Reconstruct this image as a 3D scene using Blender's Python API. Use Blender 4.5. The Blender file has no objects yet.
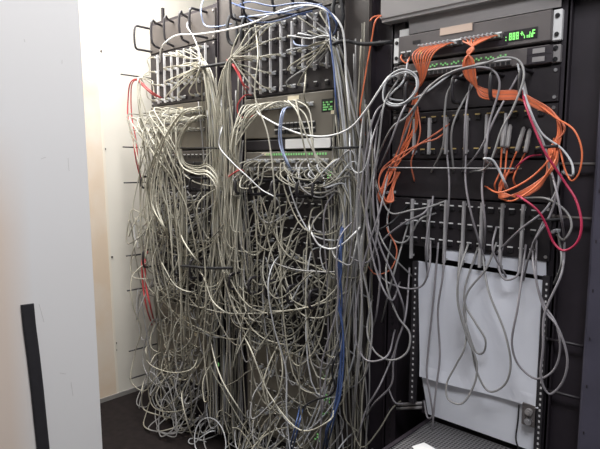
import bpy, math, random
from mathutils import Vector
random.seed(11)
S = bpy.context.scene
COL = S.collection
RND = random.Random(5)

# ------------------------------------------------------------------ camera maths (used to read real 3D positions off the photo)
F = 540.0; HA = math.radians(42.6); PI_ = math.radians(6.2); RO = math.radians(0.3)
CAM = Vector((0, -1.44, 1.2))
fw = Vector((-math.sin(HA)*math.cos(PI_), math.cos(HA)*math.cos(PI_), -math.sin(PI_)))
rt0 = Vector((math.cos(HA), math.sin(HA), 0)); up0 = rt0.cross(fw)
rt = rt0*math.cos(RO) + up0*math.sin(RO); up = -rt0*math.sin(RO) + up0*math.cos(RO)
def ray(px, py): return fw + rt*((px-300)/F) + up*((224.5-py)/F)
def at(px, py, d=0.0):                       # point on the plane d metres in front of the rack faces
    r = ray(px, py); return CAM + r*((-d-CAM.y)/r.y)
def atx(px, py, X):
    r = ray(px, py); return CAM + r*((X-CAM.x)/r.x)
def atz(px, py, Z):
    r = ray(px, py); return CAM + r*((Z-CAM.z)/r.z)
def zof(px, py, d=0.0): return at(px, py, d).z
def xof(px, py, d=0.0): return at(px, py, d).x

# ------------------------------------------------------------------ materials
def mat(name, col, rough=.5, metal=0., var=0., scale=8., col2=None, emit=None, estr=0., bump=0., spec=.5):
    m = bpy.data.materials.new(name); m.use_nodes = True
    nt = m.node_tree; b = nt.nodes['Principled BSDF']
    b.inputs['Base Color'].default_value = (*col, 1); b.inputs['Roughness'].default_value = rough
    b.inputs['Metallic'].default_value = metal
    b.inputs['Specular IOR Level'].default_value = spec
    tc = nt.nodes.new('ShaderNodeTexCoord'); nz = nt.nodes.new('ShaderNodeTexNoise')
    nz.inputs['Scale'].default_value = scale; nz.inputs['Detail'].default_value = 5
    nt.links.new(tc.outputs['Object'], nz.inputs['Vector'])
    if var or col2:
        rp = nt.nodes.new('ShaderNodeValToRGB')
        c2 = col2 or tuple(max(0, c*(1-var)) for c in col)
        rp.color_ramp.elements[0].color = (*c2, 1); rp.color_ramp.elements[1].color = (*col, 1)
        rp.color_ramp.elements[0].position = .32; rp.color_ramp.elements[1].position = .62
        nt.links.new(nz.outputs['Fac'], rp.inputs['Fac']); nt.links.new(rp.outputs['Color'], b.inputs['Base Color'])
    if bump:
        bp = nt.nodes.new('ShaderNodeBump'); bp.inputs['Strength'].default_value = bump; bp.inputs['Distance'].default_value = .002
        nt.links.new(nz.outputs['Fac'], bp.inputs['Height']); nt.links.new(bp.outputs['Normal'], b.inputs['Normal'])
    if emit:
        b.inputs['Emission Color'].default_value = (*emit, 1); b.inputs['Emission Strength'].default_value = estr
    return m
M = {}
M['wall'] = mat('wall_paint', (.71, .68, .615), .7, var=.07, scale=2.2, bump=.05)
M['backwall'] = mat('back_wall_paint', (.82, .80, .77), .7, var=.05, scale=3)
M['part'] = mat('partition_paint', (.83, .815, .805), .55, col2=(.80, .775, .75), scale=1.6, bump=.08)
M['tan'] = mat('bare_plaster', (.66, .54, .42), .8, col2=(.70, .63, .55), scale=5)
M['bead'] = mat('cream_bead', (.74, .69, .60), .6)
M['floor'] = mat('floor_tile', (.016, .012, .012), .8, var=.35, scale=30, spec=.15)
M['ceil'] = mat('ceiling_white', (.8, .8, .8), .8)
M['farwall'] = mat('far_wall_paint', (.42, .41, .42), .8)
M['base'] = mat('skirting', (.25, .24, .23), .6, var=.15)
M['black'] = mat('black_metal', (.028, .025, .030), .5, var=.3, scale=20)
M['frame'] = mat('rack_dark', (.024, .018, .025), .55, var=.3, scale=12)
M['post'] = mat('rack_post_brown', (.085, .074, .070), .55, var=.25, scale=9)
M['panelbrown'] = mat('manager_brown_grey', (.085, .075, .068), .5, var=.2, scale=9)
M['panelblk'] = mat('panel_black', (.024, .020, .024), .45, var=.25, scale=25)
M['bluegrey'] = mat('side_blue_grey', (.070, .066, .095), .5, var=.2, scale=10)
M['switch'] = mat('switch_olive_grey', (.185, .168, .140), .5, var=.12, scale=10)
M['switchR'] = mat('switch_grey_brown', (.125, .112, .112), .45, var=.15, scale=10)
M['boxgrey'] = mat('box_grey', (.29, .275, .275), .45, var=.1, scale=6)
M['jack'] = mat('jack_black', (.012, .012, .014), .4)
M['white'] = mat('white_plastic', (.78, .78, .78), .4)
M['strip'] = mat('grey_white_strip', (.68, .67, .68), .5, var=.12, scale=30)
M['stripR'] = mat('grey_strip', (.42, .41, .42), .5, var=.15, scale=30)
M['label'] = mat('paper_label', (.78, .70, .52), .6)
M['labelR'] = mat('tan_label', (.52, .40, .33), .6)
M['led'] = mat('green_led', (.1, .5, .1), .4, emit=(.35, 1.0, .25), estr=.9)
M['leddim'] = mat('green_led_dim', (.15, .4, .15), .4, emit=(.35, .9, .3), estr=.28)
M['yel'] = mat('yellow_port', (.55, .40, .16), .5)
M['steel'] = mat('bright_steel', (.6, .6, .62), .3, metal=.9)
M['sheet'] = mat('white_sheet', (.80, .82, .90), .55, var=.03, scale=3, bump=.04)
M['sheet2'] = mat('white_sheet_lower', (.74, .76, .83), .55, var=.04, scale=3)
M['mesh'] = None
M['crack'] = mat('crack_grey', (.60, .58, .56), .8)
M['foam'] = mat('black_foam', (.022, .020, .024), .8, var=.2, scale=60, bump=.3)
M['velcro'] = mat('black_velcro', (.015, .015, .018), .8)
M['cb1'] = mat('cable_beige', (.37, .35, .285), .6, var=.10, scale=14)
M['cb2'] = mat('cable_pale', (.50, .48, .405), .6, var=.10, scale=14)
M['cb3'] = mat('cable_grey_olive', (.215, .205, .17), .6, var=.15, scale=14)
M['cg'] = mat('cable_grey', (.30, .295, .295), .45, var=.12, scale=14)
M['cgl'] = mat('cable_light_grey', (.50, .51, .53), .4, var=.08, scale=14)
M['cp'] = mat('cable_purple_grey', (.265, .250, .270), .42, var=.15, scale=14)
M['cw'] = mat('cable_white', (.80, .80, .80), .35)
M['cblue'] = mat('cable_blue', (.065, .11, .27), .4, var=.1)
M['cblue2'] = mat('cable_pale_blue', (.36, .43, .62), .4, var=.1)
M['cred'] = mat('cable_red', (.50, .055, .06), .4)
M['cdred'] = mat('cable_crimson', (.42, .025, .075), .4)
M['cor'] = mat('fibre_orange', (.80, .20, .085), .4, var=.08)
M['cor2'] = mat('fibre_orange_dark', (.62, .18, .10), .4, var=.1)
M['cblk'] = mat('cable_black', (.015, .015, .018), .45)
# perforated metal: dark round holes on a procedural grid
def perforated():
    m = bpy.data.materials.new('perforated_metal'); m.use_nodes = True
    nt = m.node_tree; b = nt.nodes['Principled BSDF']; b.inputs['Roughness'].default_value = .45
    tc = nt.nodes.new('ShaderNodeTexCoord'); vo = nt.nodes.new('ShaderNodeTexVoronoi')
    vo.inputs['Scale'].default_value = 95; vo.inputs['Randomness'].default_value = .0
    rp = nt.nodes.new('ShaderNodeValToRGB'); rp.color_ramp.interpolation = 'CONSTANT'
    rp.color_ramp.elements[0].color = (.012, .012, .014, 1); rp.color_ramp.elements[1].color = (.17, .165, .17, 1)
    rp.color_ramp.elements[1].position = .38
    nt.links.new(tc.outputs['Object'], vo.inputs['Vector']); nt.links.new(vo.outputs['Distance'], rp.inputs['Fac'])
    nt.links.new(rp.outputs['Color'], b.inputs['Base Color'])
    return m
M['mesh'] = perforated()

# ------------------------------------------------------------------ mesh builder
class MB:
    def __init__(s): s.v = []; s.f = []; s.m = []
    def box(s, x0, x1, y0, y1, z0, z1, mi=0, bev=0.0):
        if x1 < x0: x0, x1 = x1, x0
        if y1 < y0: y0, y1 = y1, y0
        if z1 < z0: z0, z1 = z1, z0
        n = len(s.v)
        if bev <= 0:
            s.v += [(x, y, z) for z in (z0, z1) for y in (y0, y1) for x in (x0, x1)]
            q = [(0, 2, 3, 1), (4, 5, 7, 6), (0, 1, 5, 4), (2, 6, 7, 3), (0, 4, 6, 2), (1, 3, 7, 5)]
            s.f += [tuple(n+i for i in t) for t in q]; s.m += [mi]*6
        else:                                     # chamfered on its front and side edges (octagonal in plan along z, stepped ends)
            b = min(bev, (x1-x0)/2.2, (z1-z0)/2.2, (y1-y0)/2.2)
            rings = [(y0, b), (y0+b, 0), (y1, 0)]
            for (y, i) in rings:
                s.v += [(x0+b, y, z0+i), (x1-b, y, z0+i), (x1-i, y, z0+b), (x1-i, y, z1-b), (x1-b, y, z1-i), (x0+b, y, z1-i), (x0+i, y, z1-b), (x0+i, y, z0+b)]
            k = 8
            for r in range(2):
                for j in range(k):
                    a = n+r*k+j; c = n+r*k+(j+1) % k
                    s.f.append((a, c, c+k, a+k)); s.m.append(mi)
            s.f.append(tuple(n+j for j in reversed(range(k)))); s.f.append(tuple(n+2*k+j for j in range(k))); s.m += [mi]*2
    def poly_prism(s, pts, off, mi=0):            # closed polygon pts extruded by vector off
        n = len(s.v); k = len(pts); off = Vector(off)
        s.v += [tuple(p) for p in pts] + [tuple(Vector(p)+off) for p in pts]
        s.f.append(tuple(n+i for i in range(k))); s.f.append(tuple(n+k+i for i in reversed(range(k)))); s.m += [mi]*2
        for i in range(k):
            j = (i+1) % k; s.f.append((n+i, n+k+i, n+k+j, n+j)); s.m.append(mi)
    def tube(s, pts, r, n=6, mi=0, closed=False, rfun=None):
        P = [Vector(p) for p in pts]; N = len(P)
        if N < 2: return
        t = []
        for i in range(N):
            a = P[(i-1) % N] if (closed or i > 0) else P[i]; b = P[(i+1) % N] if (closed or i < N-1) else P[i]
            d = b-a
            t.append(d.normalized() if d.length > 1e-9 else (t[-1] if t else Vector((0, 0, 1))))
        ref = Vector((0, 0, 1)) if abs(t[0].z) < .9 else Vector((1, 0, 0))
        u = t[0].cross(ref).normalized(); base = len(s.v)
        for i in range(N):
            u = u - t[i]*u.dot(t[i])
            u = u.normalized() if u.length > 1e-6 else t[i].orthogonal().normalized()
            w = t[i].cross(u); rr = rfun(i/(N-1))*r if rfun else r
            for j in range(n):
                a = 2*math.pi*j/n
                s.v.append(tuple(P[i] + (u*math.cos(a)+w*math.sin(a))*rr))
        for i in range(N if closed else N-1):
            for j in range(n):
                a = base+i*n+j; b = base+i*n+(j+1) % n
                i2 = (i+1) % N; c = base+i2*n+(j+1) % n; d = base+i2*n+j
                s.f.append((a, b, c, d)); s.m.append(mi)
        if not closed:
            s.f.append(tuple(base+j for j in reversed(range(n)))); s.f.append(tuple(base+(N-1)*n+j for j in range(n))); s.m += [mi]*2
    def cyl(s, a, b, r, n=12, mi=0): s.tube([a, b], r, n, mi)
    def build(s, name, mats, parent=None, org=None, smooth=False):
        if not isinstance(mats, (list, tuple)): mats = [mats]
        if org is None: org = world_loc(parent) if parent else Vector((0, 0, 0))
        org = Vector(org); me = bpy.data.meshes.new(name)
        me.from_pydata([(x-org.x, y-org.y, z-org.z) for x, y, z in s.v], [], s.f)
        for m in mats: me.materials.append(m)
        me.polygons.foreach_set('material_index', s.m)
        if smooth: me.polygons.foreach_set('use_smooth', [True]*len(s.f))
        me.update()
        o = bpy.data.objects.new(name, me); COL.objects.link(o)
        if parent:
            o.parent = parent; o.location = org - world_loc(parent)
        else: o.location = org
        return o
WL = {}
def world_loc(o):
    l = Vector(o.location); p = o.parent
    while p: l = l + Vector(p.location); p = p.parent
    return l
def tag(o, label, cat, group=None, kind=None):
    if label: o['label'] = label
    if cat: o['category'] = cat
    if group: o['group'] = group
    if kind: o['kind'] = kind
    return o
def thing(name, loc, label, cat, group=None):
    o = bpy.data.objects.new(name, None); o.empty_display_size = .05; COL.objects.link(o); o.location = loc
    return tag(o, label, cat, group)
def struct(o, label=None):
    o['kind'] = 'structure'
    if label: o['label'] = label
    return o
def boxo(name, m, b, parent=None, bev=0., org=None):
    mb = MB(); mb.box(*b, bev=bev); return mb.build(name, m, parent, org)
def dup(o, loc, parent, name=None):
    c = o.copy(); COL.objects.link(c); c.parent = parent; c.location = loc
    return c

def spline(P, per=7):
    P = [Vector(p) for p in P]
    Q = [P[0]*2-P[1]] + P + [P[-1]*2-P[-2]]; out = []
    for i in range(1, len(Q)-2):
        p0, p1, p2, p3 = Q[i-1:i+3]
        def kn(a, b): return max((b-a).length, 1e-5)**.5
        t0 = 0; t1 = t0+kn(p0, p1); t2 = t1+kn(p1, p2); t3 = t2+kn(p2, p3)
        n = max(3, min(per, int((p2-p1).length/.012)+2))
        for k in range(n):
            t = t1+(t2-t1)*k/n
            A1 = p0*((t1-t)/(t1-t0))+p1*((t-t0)/(t1-t0)); A2 = p1*((t2-t)/(t2-t1))+p2*((t-t1)/(t2-t1)); A3 = p2*((t3-t)/(t3-t2))+p3*((t-t2)/(t3-t2))
            B1 = A1*((t2-t)/(t2-t0))+A2*((t-t0)/(t2-t0)); B2 = A2*((t3-t)/(t3-t1))+A3*((t-t1)/(t3-t1))
            out.append(B1*((t2-t)/(t2-t1))+B2*((t-t1)/(t2-t1)))
    out.append(P[-1]); return out

# ================================================================== SETTING
XL = -2.52
fl = boxo('floor', M['floor'], (-2.62, 2.3, -3.6, 1.2, -.05, 0)); struct(fl)
cl = boxo('ceiling', M['ceil'], (-2.62, 2.3, -3.6, 1.2, 2.45, 2.5)); struct(cl)
wl = boxo('wall_left', M['wall'], (XL-.1, XL, -3.6, 1.2, 0, 2.45)); struct(wl)
wb = boxo('wall_back', M['backwall'], (XL, 2.3, 1.1, 1.2, 0, 2.45)); struct(wb)
wr = boxo('wall_right', M['farwall'], (2.2, 2.3, -3.6, 1.1, 0, 2.45)); struct(wr)
wf = boxo('wall_near', M['farwall'], (XL, 2.2, -3.6, -3.5, 0, 2.45)); struct(wf)
bl = boxo('baseboard_left', M['base'], (XL, XL+.008, -1.2, 1.1, 0, .022)); struct(bl)
# bare plaster strip on the left wall beside the partition
ys = [atx(95, 25, XL).y, atx(106, 225, XL).y, atx(115, 380, XL).y]
ye = sum(ys)/3
A_ = atx(94, 10, XL); B_ = atx(116, 388, XL); sl = (B_-A_)/(B_.z-A_.z); T_ = A_+sl*(2.44-A_.z); B_ = A_+sl*(.022-A_.z)
mb = MB(); mb.poly_prism([B_, T_, T_-Vector((0, .35, 0)), B_-Vector((0, .35, 0))], (.003, 0, 0)); struct(mb.build('trim_1', M['tan']))
mb = MB(); mb.poly_prism([B_, T_, T_+Vector((0, .012, 0)), B_+Vector((0, .012, 0))], (.005, 0, 0)); struct(mb.build('trim_2', M['bead']))
scr = MB()
for (px, py) in ((101, 51), (105, 149), (112, 257), (116, 343), (116, 350)):
    p = atx(px, py, XL); scr.cyl((XL-.001, p.y, p.z), (XL+.003, p.y, p.z), .005, 8)
sw = scr.build('trim_3', M['post']); struct(sw)

# near white partition (its far edge runs down the left of the picture)
E0 = CAM + Vector((-.898, .44, 0))*1.1
def on_part(px, py, off=0.0):
    d = Vector((.2, .98, 0)).normalized(); n = Vector((d.y, -d.x, 0))
    r = ray(px, py); t = (E0-CAM).dot(n)/r.dot(n); return CAM+r*t + n*off
dP = Vector((.2, .98, 0)).normalized(); nP = Vector((dP.y, -dP.x, 0))
e1 = on_part(78.5, 0); e2 = on_part(102.5, 449); sl = (e2-e1)/(e2.z-e1.z)
eT = e1+sl*(2.44-e1.z); eB = e1-sl*e1.z
q = MB(); q.poly_prism([eB, eT, eT-dP*1.3, eB-dP*1.3], -nP*.018)
po = q.build('wall_front', M['part']); nt = M['part'].node_tree; bs = nt.nodes['Principled BSDF']; old = bs.inputs['Base Color'].links[0].from_socket     # tan water stain low on the far side of the panel
tc = next(n for n in nt.nodes if n.type == 'TEX_COORD'); nz = next(n for n in nt.nodes if n.type == 'TEX_NOISE')
sx = nt.nodes.new('ShaderNodeSeparateXYZ'); nt.links.new(tc.outputs['Object'], sx.inputs[0])
def mr(sock, a, b, lo, hi):
    n = nt.nodes.new('ShaderNodeMapRange'); n.inputs[1].default_value = a; n.inputs[2].default_value = b; n.inputs[3].default_value = lo; n.inputs[4].default_value = hi; n.clamp = True
    nt.links.new(sock, n.inputs[0]); return n.outputs[0]
def mul(a, b):
    n = nt.nodes.new('ShaderNodeMath'); n.operation = 'MULTIPLY'; nt.links.new(a, n.inputs[0]); nt.links.new(b, n.inputs[1]); return n.outputs[0]
fac = mul(mul(mr(sx.outputs['Y'], on_part(34, 300).y, on_part(4, 300).y, 0, 1), mr(sx.outputs['Z'], on_part(10, 120).z, on_part(10, 230).z, 0, 1)), mr(nz.outputs['Fac'], .25, .6, .25, .65))
mx = nt.nodes.new('ShaderNodeMixRGB'); mx.inputs[2].default_value = (.78, .60, .46, 1); nt.links.new(fac, mx.inputs[0]); nt.links.new(old, mx.inputs[1]); nt.links.new(mx.outputs[0], bs.inputs['Base Color'])
struct(po, 'white painted partition panel with small cracks')
# hairline cracks in the paint
cr = MB()
for pts in ([(68, 158), (69, 171)], [(41, 159), (46, 157)], [(66, 374), (60, 373)], [(71, 382), (73, 396)], [(39, 304), (44, 322)], [(24, 39), (25, 42)], [(62, 60), (62, 64)]):
    cr.tube([on_part(x, y, .0) for x, y in pts], .0004, 5)
struct(cr.build('trim_4', M['crack']))
# black foam strip stuck on the partition
def part_strip(pts, w, th):
    L = [on_part(x, y) for x, y in pts]
    mb = MB(); n = len(L)
    for i, p in enumerate(L):
        for s_, o_ in ((-1, 0), (-1, th*.7), (-.7, th), (.7, th), (1, th*.7), (1, 0)):
            mb.v.append(tuple(p + dP*(s_*w/2) + nP*(o_+.0005)))
    for i in range(n-1):
        for j in range(6):
            a = i*6+j; b = i*6+(j+1) % 6; mb.f.append((a, b, b+6, a+6)); mb.m.append(0)
    mb.f.append(tuple(reversed(range(6)))); mb.f.append(tuple((n-1)*6+j for j in range(6))); mb.m += [0, 0]
    return mb
fs = part_strip([(27, 304), (29, 325), (33, 355), (37, 390), (40, 420), (43, 449), (47, 490)], .0215, .006).build('foam_strip', M['foam'], None, on_part(36, 380))
tag(fs, 'long black foam strip stuck upright on the white partition', 'strip')

# ================================================================== RACKS
W = .482
XR = {'L': -2.285, 'M': -1.625, 'R': -.937}
def rack(key, label, h, z0=0., posts='frame'):
    x0 = XR[key]; x1 = x0+W
    t = thing('equipment_rack', ((x0+x1)/2, .2, 0), label, 'rack', None)
    for (a, b) in ((x0-.012, x0+.028), (x1-.028, x1+.012)):
        mb = MB(); mb.box(a, b, .012, .016, .0, h); mb.box(a if a < x0 else b-.004, a+.004 if a < x0 else b, .012, .075, 0, h)
        nb = int(h/.0445)
        pst = mb.build('post', M[posts], t)
        hl = MB(); xm = (a+b)/2
        for i in range(nb*2):
            z = .03+i*.0222
            if z < h-.02: hl.box(xm-.004, xm+.004, .0105, .0122, z-.004, z+.004)
        hl.build('mounting_holes', M['jack'], pst)
    for (a, b) in ((x0-.012, x0+.03), (x1-.03, x1+.012)):
        boxo('rear_post', M['frame'], (a, b, .62, .66, 0, h), t)
    for z in (.004, h-.05):
        boxo('side_rail', M['frame'], (x0-.010, x0+.01, .075, .62, z, z+.045), t); boxo('side_rail', M['frame'], (x1-.01, x1+.010, .075, .62, z, z+.045), t)
    boxo('base_bar', M['frame'], (x0-.01, x1+.01, .016, .10, .004, .05), t)
    boxo('top_bar', M['frame'], (x0-.01, x1+.01, .017, .075, h-.05, h), t)
    boxo('side_sheet', M['frame'], (x0-.011, x0-.008, .076, .618, .05, h-.05), t)
    boxo('back_sheet', M['frame'], (x0+.03, x1-.03, .60, .604, .05, min(h-.05, 1.48)), t)
    return t
rkL = rack('L', 'open black equipment rack beside the left wall, buried in beige cables', 1.86)
rkM = rack('M', 'black equipment rack between the other two, draped in beige and blue cables', 1.98)
rkR = rack('R', 'black equipment rack holding the white sheets and orange fibres', 2.0)
# fingers along the outer side of the left rack
def finger(parent, x, z, L=.15, hook=.03, dx=0.):
    mb = MB(); mb.tube(spline([(x, .014, z), (x+dx*.5, -L*.6, z), (x+dx, -L, z+.002), (x+dx, -L-.004, z+hook)] if hook else [(x, .014, z), (x+dx, -L, z)], 6), .0035, 6)
    mb.build('cable_finger', M['black'], parent, smooth=True)
for (px, py) in ((146, 79), (148, 148), (148, 182), (152, 252), (152, 285), (154, 343), (156, 370)):
    finger(rkL, -2.293, zof(px, py), .15, .0)
p = at(163, 24, -.05); q_ = at(163, 8, -.05); mb = MB(); mb.box(p.x-.006, p.x+.006, .044, .056, 1.80, q_.z); mb.build('post_stub', M['black'], rkL)
# vertical channel plates between racks
def channel(x0, x1, ztop, mt, parent, y=.02):
    mb = MB(); mb.box(x0, x1, y, y+.004, .0, ztop); mb.box(x0, x0+.004, y-.02, y, 0, ztop); mb.box(x1-.004, x1, y-.02, y, 0, ztop)
    return mb.build('channel_plate', M[mt], parent)
channel(XR['L']+W+.014, XR['M']-.014, 1.92, 'frame', rkM)
boxo('channel_cover', M['post'], (XR['L']+W+.013, XR['M']-.013, .008, .012, 1.60, 1.93), rkM)
channel(XR['M']+W+.014, XR['M']+W+.112, 2.0, 'post', rkM, .016)
channel(XR['M']+W+.114, XR['R']-.014, 2.0, 'frame', rkR, .03)
ch = channel(XR['R']+W+.014, -.362, 2.1, 'frame', rkR, .03)
# blue-grey side post at the far right with slots
xs = -.358
mb = MB(); mb.box(xs, xs+.10, -.02, .35, 0, 2.1, bev=.006)
for i in range(14):
    z = .30+i*.12; mb.box(xs+.012, xs+.015, -.0212, -.019, z, z+.008, 1)
mb.build('side_post', [M['bluegrey'], M['frame']], rkR)
mb = MB(); mb.box(-.46, -.25, -.09, .1, 1.665, 1.70, bev=.004); mb.build('top_bracket', M['black'], rkR)
for (py, d) in ((164, .0), (218, .02), (345, 0), (398, 0)):
    z = zof(575, py); mb = MB(); mb.cyl((-.462, .004, z), (-.357, .004, z), .0042, 8); mb.cyl((-.452, .004, z), (-.452, -.006, z), .007, 8); mb.build('tie_rod', M['panelblk' if py > 300 else 'post'], rkR, smooth=True)

# ---- generic parts
def jack_mesh():
    mb = MB(); w, h = .0155, .0135
    mb.box(-w/2, w/2, -.006, 0, -h/2, h/2, 0, bev=.002); mb.box(-w*.32, w*.32, -.0064, -.0058, -h*.32, h*.30, 1); mb.box(-w*.45, w*.45, -.0075, -.005, h*.52, h*.78, 2)
    return mb
JK = {}
def ports(parent, pos, dark='panelblk', tagm='white', name='port'):
    key = (dark, tagm, name)
    pl = world_loc(parent)
    for p in pos:
        if key not in JK:
            o = jack_mesh().build(name, [M[dark], M['jack'], M[tagm]], None, (0, 0, 0)); JK[key] = o.data
            o.parent = parent; o.location = Vector(p)-pl
        else:
            o = bpy.data.objects.new(name, JK[key]); COL.objects.link(o); o.parent = parent; o.location = Vector(p)-pl
def panel_body(parent, x0, z0, z1, m, y0=0., y1=.012, name='face_plate', x1=None):
    x1 = x0+W if x1 is None else x1
    o = boxo(name, M[m], (x0, x1, y0, y1, z0+.001, z1-.001), parent, bev=.0015)
    return o
def screws(parent, x0, z0, z1, m='steel', y=0.):
    for x in (x0+.009, x0+W-.009):
        for z in ((z0+.012, z1-.012) if z1-z0 > .05 else ((z0+z1)/2,)):
            mb = MB(); mb.cyl((x, y+.001, z), (x, y-.003, z), .0045, 8); mb.build('mounting_screw', M[m], parent)

PORTS = {}
def patch_panel(key, x0, z0, z1, rows, cols, label, strips=None, m='panelblk', tagm='white', smat='strip', xa=.05, xb=.45):
    t = thing('patch_bay', (x0+W/2, 0, z0), label, 'patch panel')
    panel_body(t, x0, z0, z1, m); screws(t, x0, z0, z1)
    pos = []
    for r in range(rows):
        z = z1-.025-(z1-z0-.045)*(r/(max(1, rows-1)))
        for c in range(cols):
            x = x0+xa+(xb-xa)*(c+.5)/cols
            pos.append((x, 0, z))
    ports(t, pos, m if m != 'panelbrown' else 'panelblk', tagm)
    if strips:
        for (x, za, zb) in strips:
            mb = MB(); sw_ = .0035 if smat == 'stripR' else .0026; mb.box(x-sw_, x+sw_, -.021, -.011, zb, za, bev=.001)
            mb.box(x-.0025, x+.0025, -.011, 0, za-.012, za-.006); mb.box(x-.0025, x+.0025, -.011, 0, zb+.006, zb+.012)
            mb.build('divider_strip', M[smat], t)
    PORTS[key] = [Vector((p[0], -.006, p[2])) for p in pos]
    return t
def ring_part(parent, x, z0, z1, d=.085, wx=0., r=.0052, gap=True):
    h = z1-z0; P = [(x, .002, z1-.006), (x+wx*.5, -d*.6, z1-.006), (x+wx, -d+.008, z1-.007), (x+wx, -d, z1-.018), (x+wx, -d, z0+.018), (x+wx, -d+.008, z0+.007), (x+wx*.5, -d*.6, z0+.006), (x, .002, z0+.006)]
    mb = MB(); mb.tube(spline(P, 5), r, 8); mb.build('cable_ring', M['black'], parent, smooth=True)
def manager(x0, z0, z1, label, rings, m='panelbrown', d=.085):
    t = thing('cable_manager', (x0+W/2, 0, z0), label, 'cable manager')
    panel_body(t, x0, z0, z1, m); screws(t, x0, z0, z1)
    for (x, wx) in rings: ring_part(t, x, z0+.006, z1-.006, d, wx)
    return t
def switch(x0, z0, z1, label, m='switch', depth=.34, ear='white', earb=None):
    t = thing('network_switch', (x0+W/2, 0, z0), label, 'network switch')
    boxo('chassis', M[m], (x0+.021, x0+W-.021, -.012, depth, z0+.002, z1-.002), t, bev=.003)
    for (a, b) in ((x0, x0+.021), (x0+W-.021, x0+W)):
        mb = MB(); mb.box(a, b, -.003, .010, z0+.003, z1-.003, 0, bev=.0015)
        for z in ((z0+z1)/2-(z1-z0)*.28, (z0+z1)/2+(z1-z0)*.28):
            mb.cyl(((a+b)/2, -.002, z), ((a+b)/2, -.0065, z), .0055, 10, 1)
        mb.build('mounting_ear', [M[ear], M['jack']], t)
    return t
def plate(parent, name, m, x0, x1, z0, z1, y=-.012, th=.002):
    return boxo(name, M[m], (x0, x1, y-th, y+.0005, z0, z1), parent)
def port_row(parent, x0, x1, z, n, m='switch', y=-.012, tagm='white', key=None):
    pos = [(x0+(x1-x0)*i/(n-1), y, z) for i in range(n)]
    ports(parent, pos, m, tagm)
    if key: PORTS.setdefault(key, []).extend(Vector((p[0], y-.006, p[2])) for p in pos)

# ---- left rack equipment
xL, xM, xRk = XR['L'], XR['M'], XR['R']
TOPZ = 1.842
manager(xL, 1.715, 1.842, 'brown-grey ring panel topping the rack beside the left wall', [(xL+.012, 0), (xL+.10, .05), (xL+.19, .06), (xL+.30, .06), (xL+.43, .0)], 'post')
sL = []
for i, px in enumerate((158, 164.7, 171.7, 178, 184.7, 191.7, 199.2, 205.8)):
    sL.append((xof(px, 75, .015), 1.70, 1.482 if i < 4 else 1.545))
patch_panel('AL', xL, 1.475, 1.712, 4, 8, 'black patch panel with white strips, under the ring panel beside the left wall', sL)
s = switch(xL, 1.268, 1.472, 'olive-grey network switch with small paper label, beside the left wall', ear='frame')
p = at(180, 109, .012); plate(s, 'paper_label', 'label', p.x-.022, p.x+.022, p.z-.008, p.z+.008)
port_row(s, xL+.05, xL+.42, 1.425, 12, key='SL'); port_row(s, xL+.05, xL+.42, 1.39, 12, key='SL'); port_row(s, xL+.05, xL+.42, 1.35, 12, key='SL')
s = switch(xL, 1.16, 1.266, 'dark network switch with square black modules, mostly hidden by beige cables', m='panelbrown', ear='frame')
for i in range(6):
    boxo('module', M['jack'], (xL+.06+i*.06, xL+.11+i*.06, -.020, -.011, 1.178, 1.215), s, bev=.003)
port_row(s, xL+.05, xL+.43, 1.238, 14, m='panelbrown', key='SL2')
manager(xL, 1.085, 1.158, 'black ring panel half way down the rack beside the left wall', [(xL+.09, 0), (xL+.20, 0), (xL+.33, 0), (xL+.46, 0)], 'panelblk', .12)
patch_panel('BL', xL, .825, 1.083, 5, 12, 'black patch panel densely filled with beige plugs beside the left wall', None)
manager(xL, .72, .822, 'black ring panel low on the rack beside the left wall', [(xL+.10, 0), (xL+.22, 0), (xL+.34, 0), (xL+.46, 0)], 'panelblk', .125)
patch_panel('CL', xL, .565, .717, 3, 10, 'black patch panel just above the low labelled switch at left', None)
s = switch(xL, .20, .556, 'tall olive-brown network switch low in the rack beside the left wall', ear='frame')
for (px, py) in ((190, 325), (197, 335), (186, 318)):
    p = at(px, py, .012); plate(s, 'paper_label', 'label', p.x-.016, p.x+.016, p.z-.007, p.z+.007)
for k in range(3): port_row(s, xL+.06, xL+.42, .46-.09*k, 10, key='SL3')
plate(s, 'indicator_lights', 'leddim', xof(216, 364, .012), xof(219, 364, .012), .335, .35)
patch_panel('DL', xL, .03, .195, 2, 10, 'black patch panel at the foot of the rack beside the left wall', None)

# ---- middle rack equipment
manager(xM, 1.735, 1.95, 'brown ring panel high on the middle rack behind blue and white cables', [(xM+.02, 0), (xM+.09, 0), (xM+.19, .05), (xM+.28, .05), (xM+.38, 0), (xM+.465, 0)], 'panelbrown', .08)
sM = []
for i, px in enumerate((250, 260.5, 270.5, 281, 292, 303, 314.5, 327)):
    sM.append((xof(px, 60, .015), 1.705, 1.468 if i < 4 else 1.525))
patch_panel('AM', xM, 1.46, 1.732, 5, 8, 'black patch panel with white strips at the top of the middle rack', sM)
s = switch(xM, 1.30, 1.456, 'olive-grey network switch with paper label and green display in the middle rack', ear='frame')
p = at(293.5, 98, .012); plate(s, 'paper_label', 'label', p.x-.027, p.x+.027, p.z-.008, p.z+.008)
port_row(s, xM+.10, xM+.37, 1.41, 14, key='SM')
ptop = at(277, 130, .012); pq = at(314, 127, .012)
for zz in (0, -.022): port_row(s, ptop.x, pq.x, (ptop.z+pq.z)/2+.012+zz, 10, m='jack')
p = at(327, 106, .012); mb = MB()
rr = random.Random(3)
for i in range(7):
    for j in range(4):
        if rr.random() < .7: mb.box(p.x-.016+i*.006, p.x-.012+i*.006, -.0145, -.0115, p.z-.014+j*.008, p.z-.009+j*.008)
mb.build('display', M['leddim'], s)
plate(s, 'display_window', 'jack', p.x-.024, p.x+.032, p.z-.02, p.z+.024, -.0115, .001)
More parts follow.
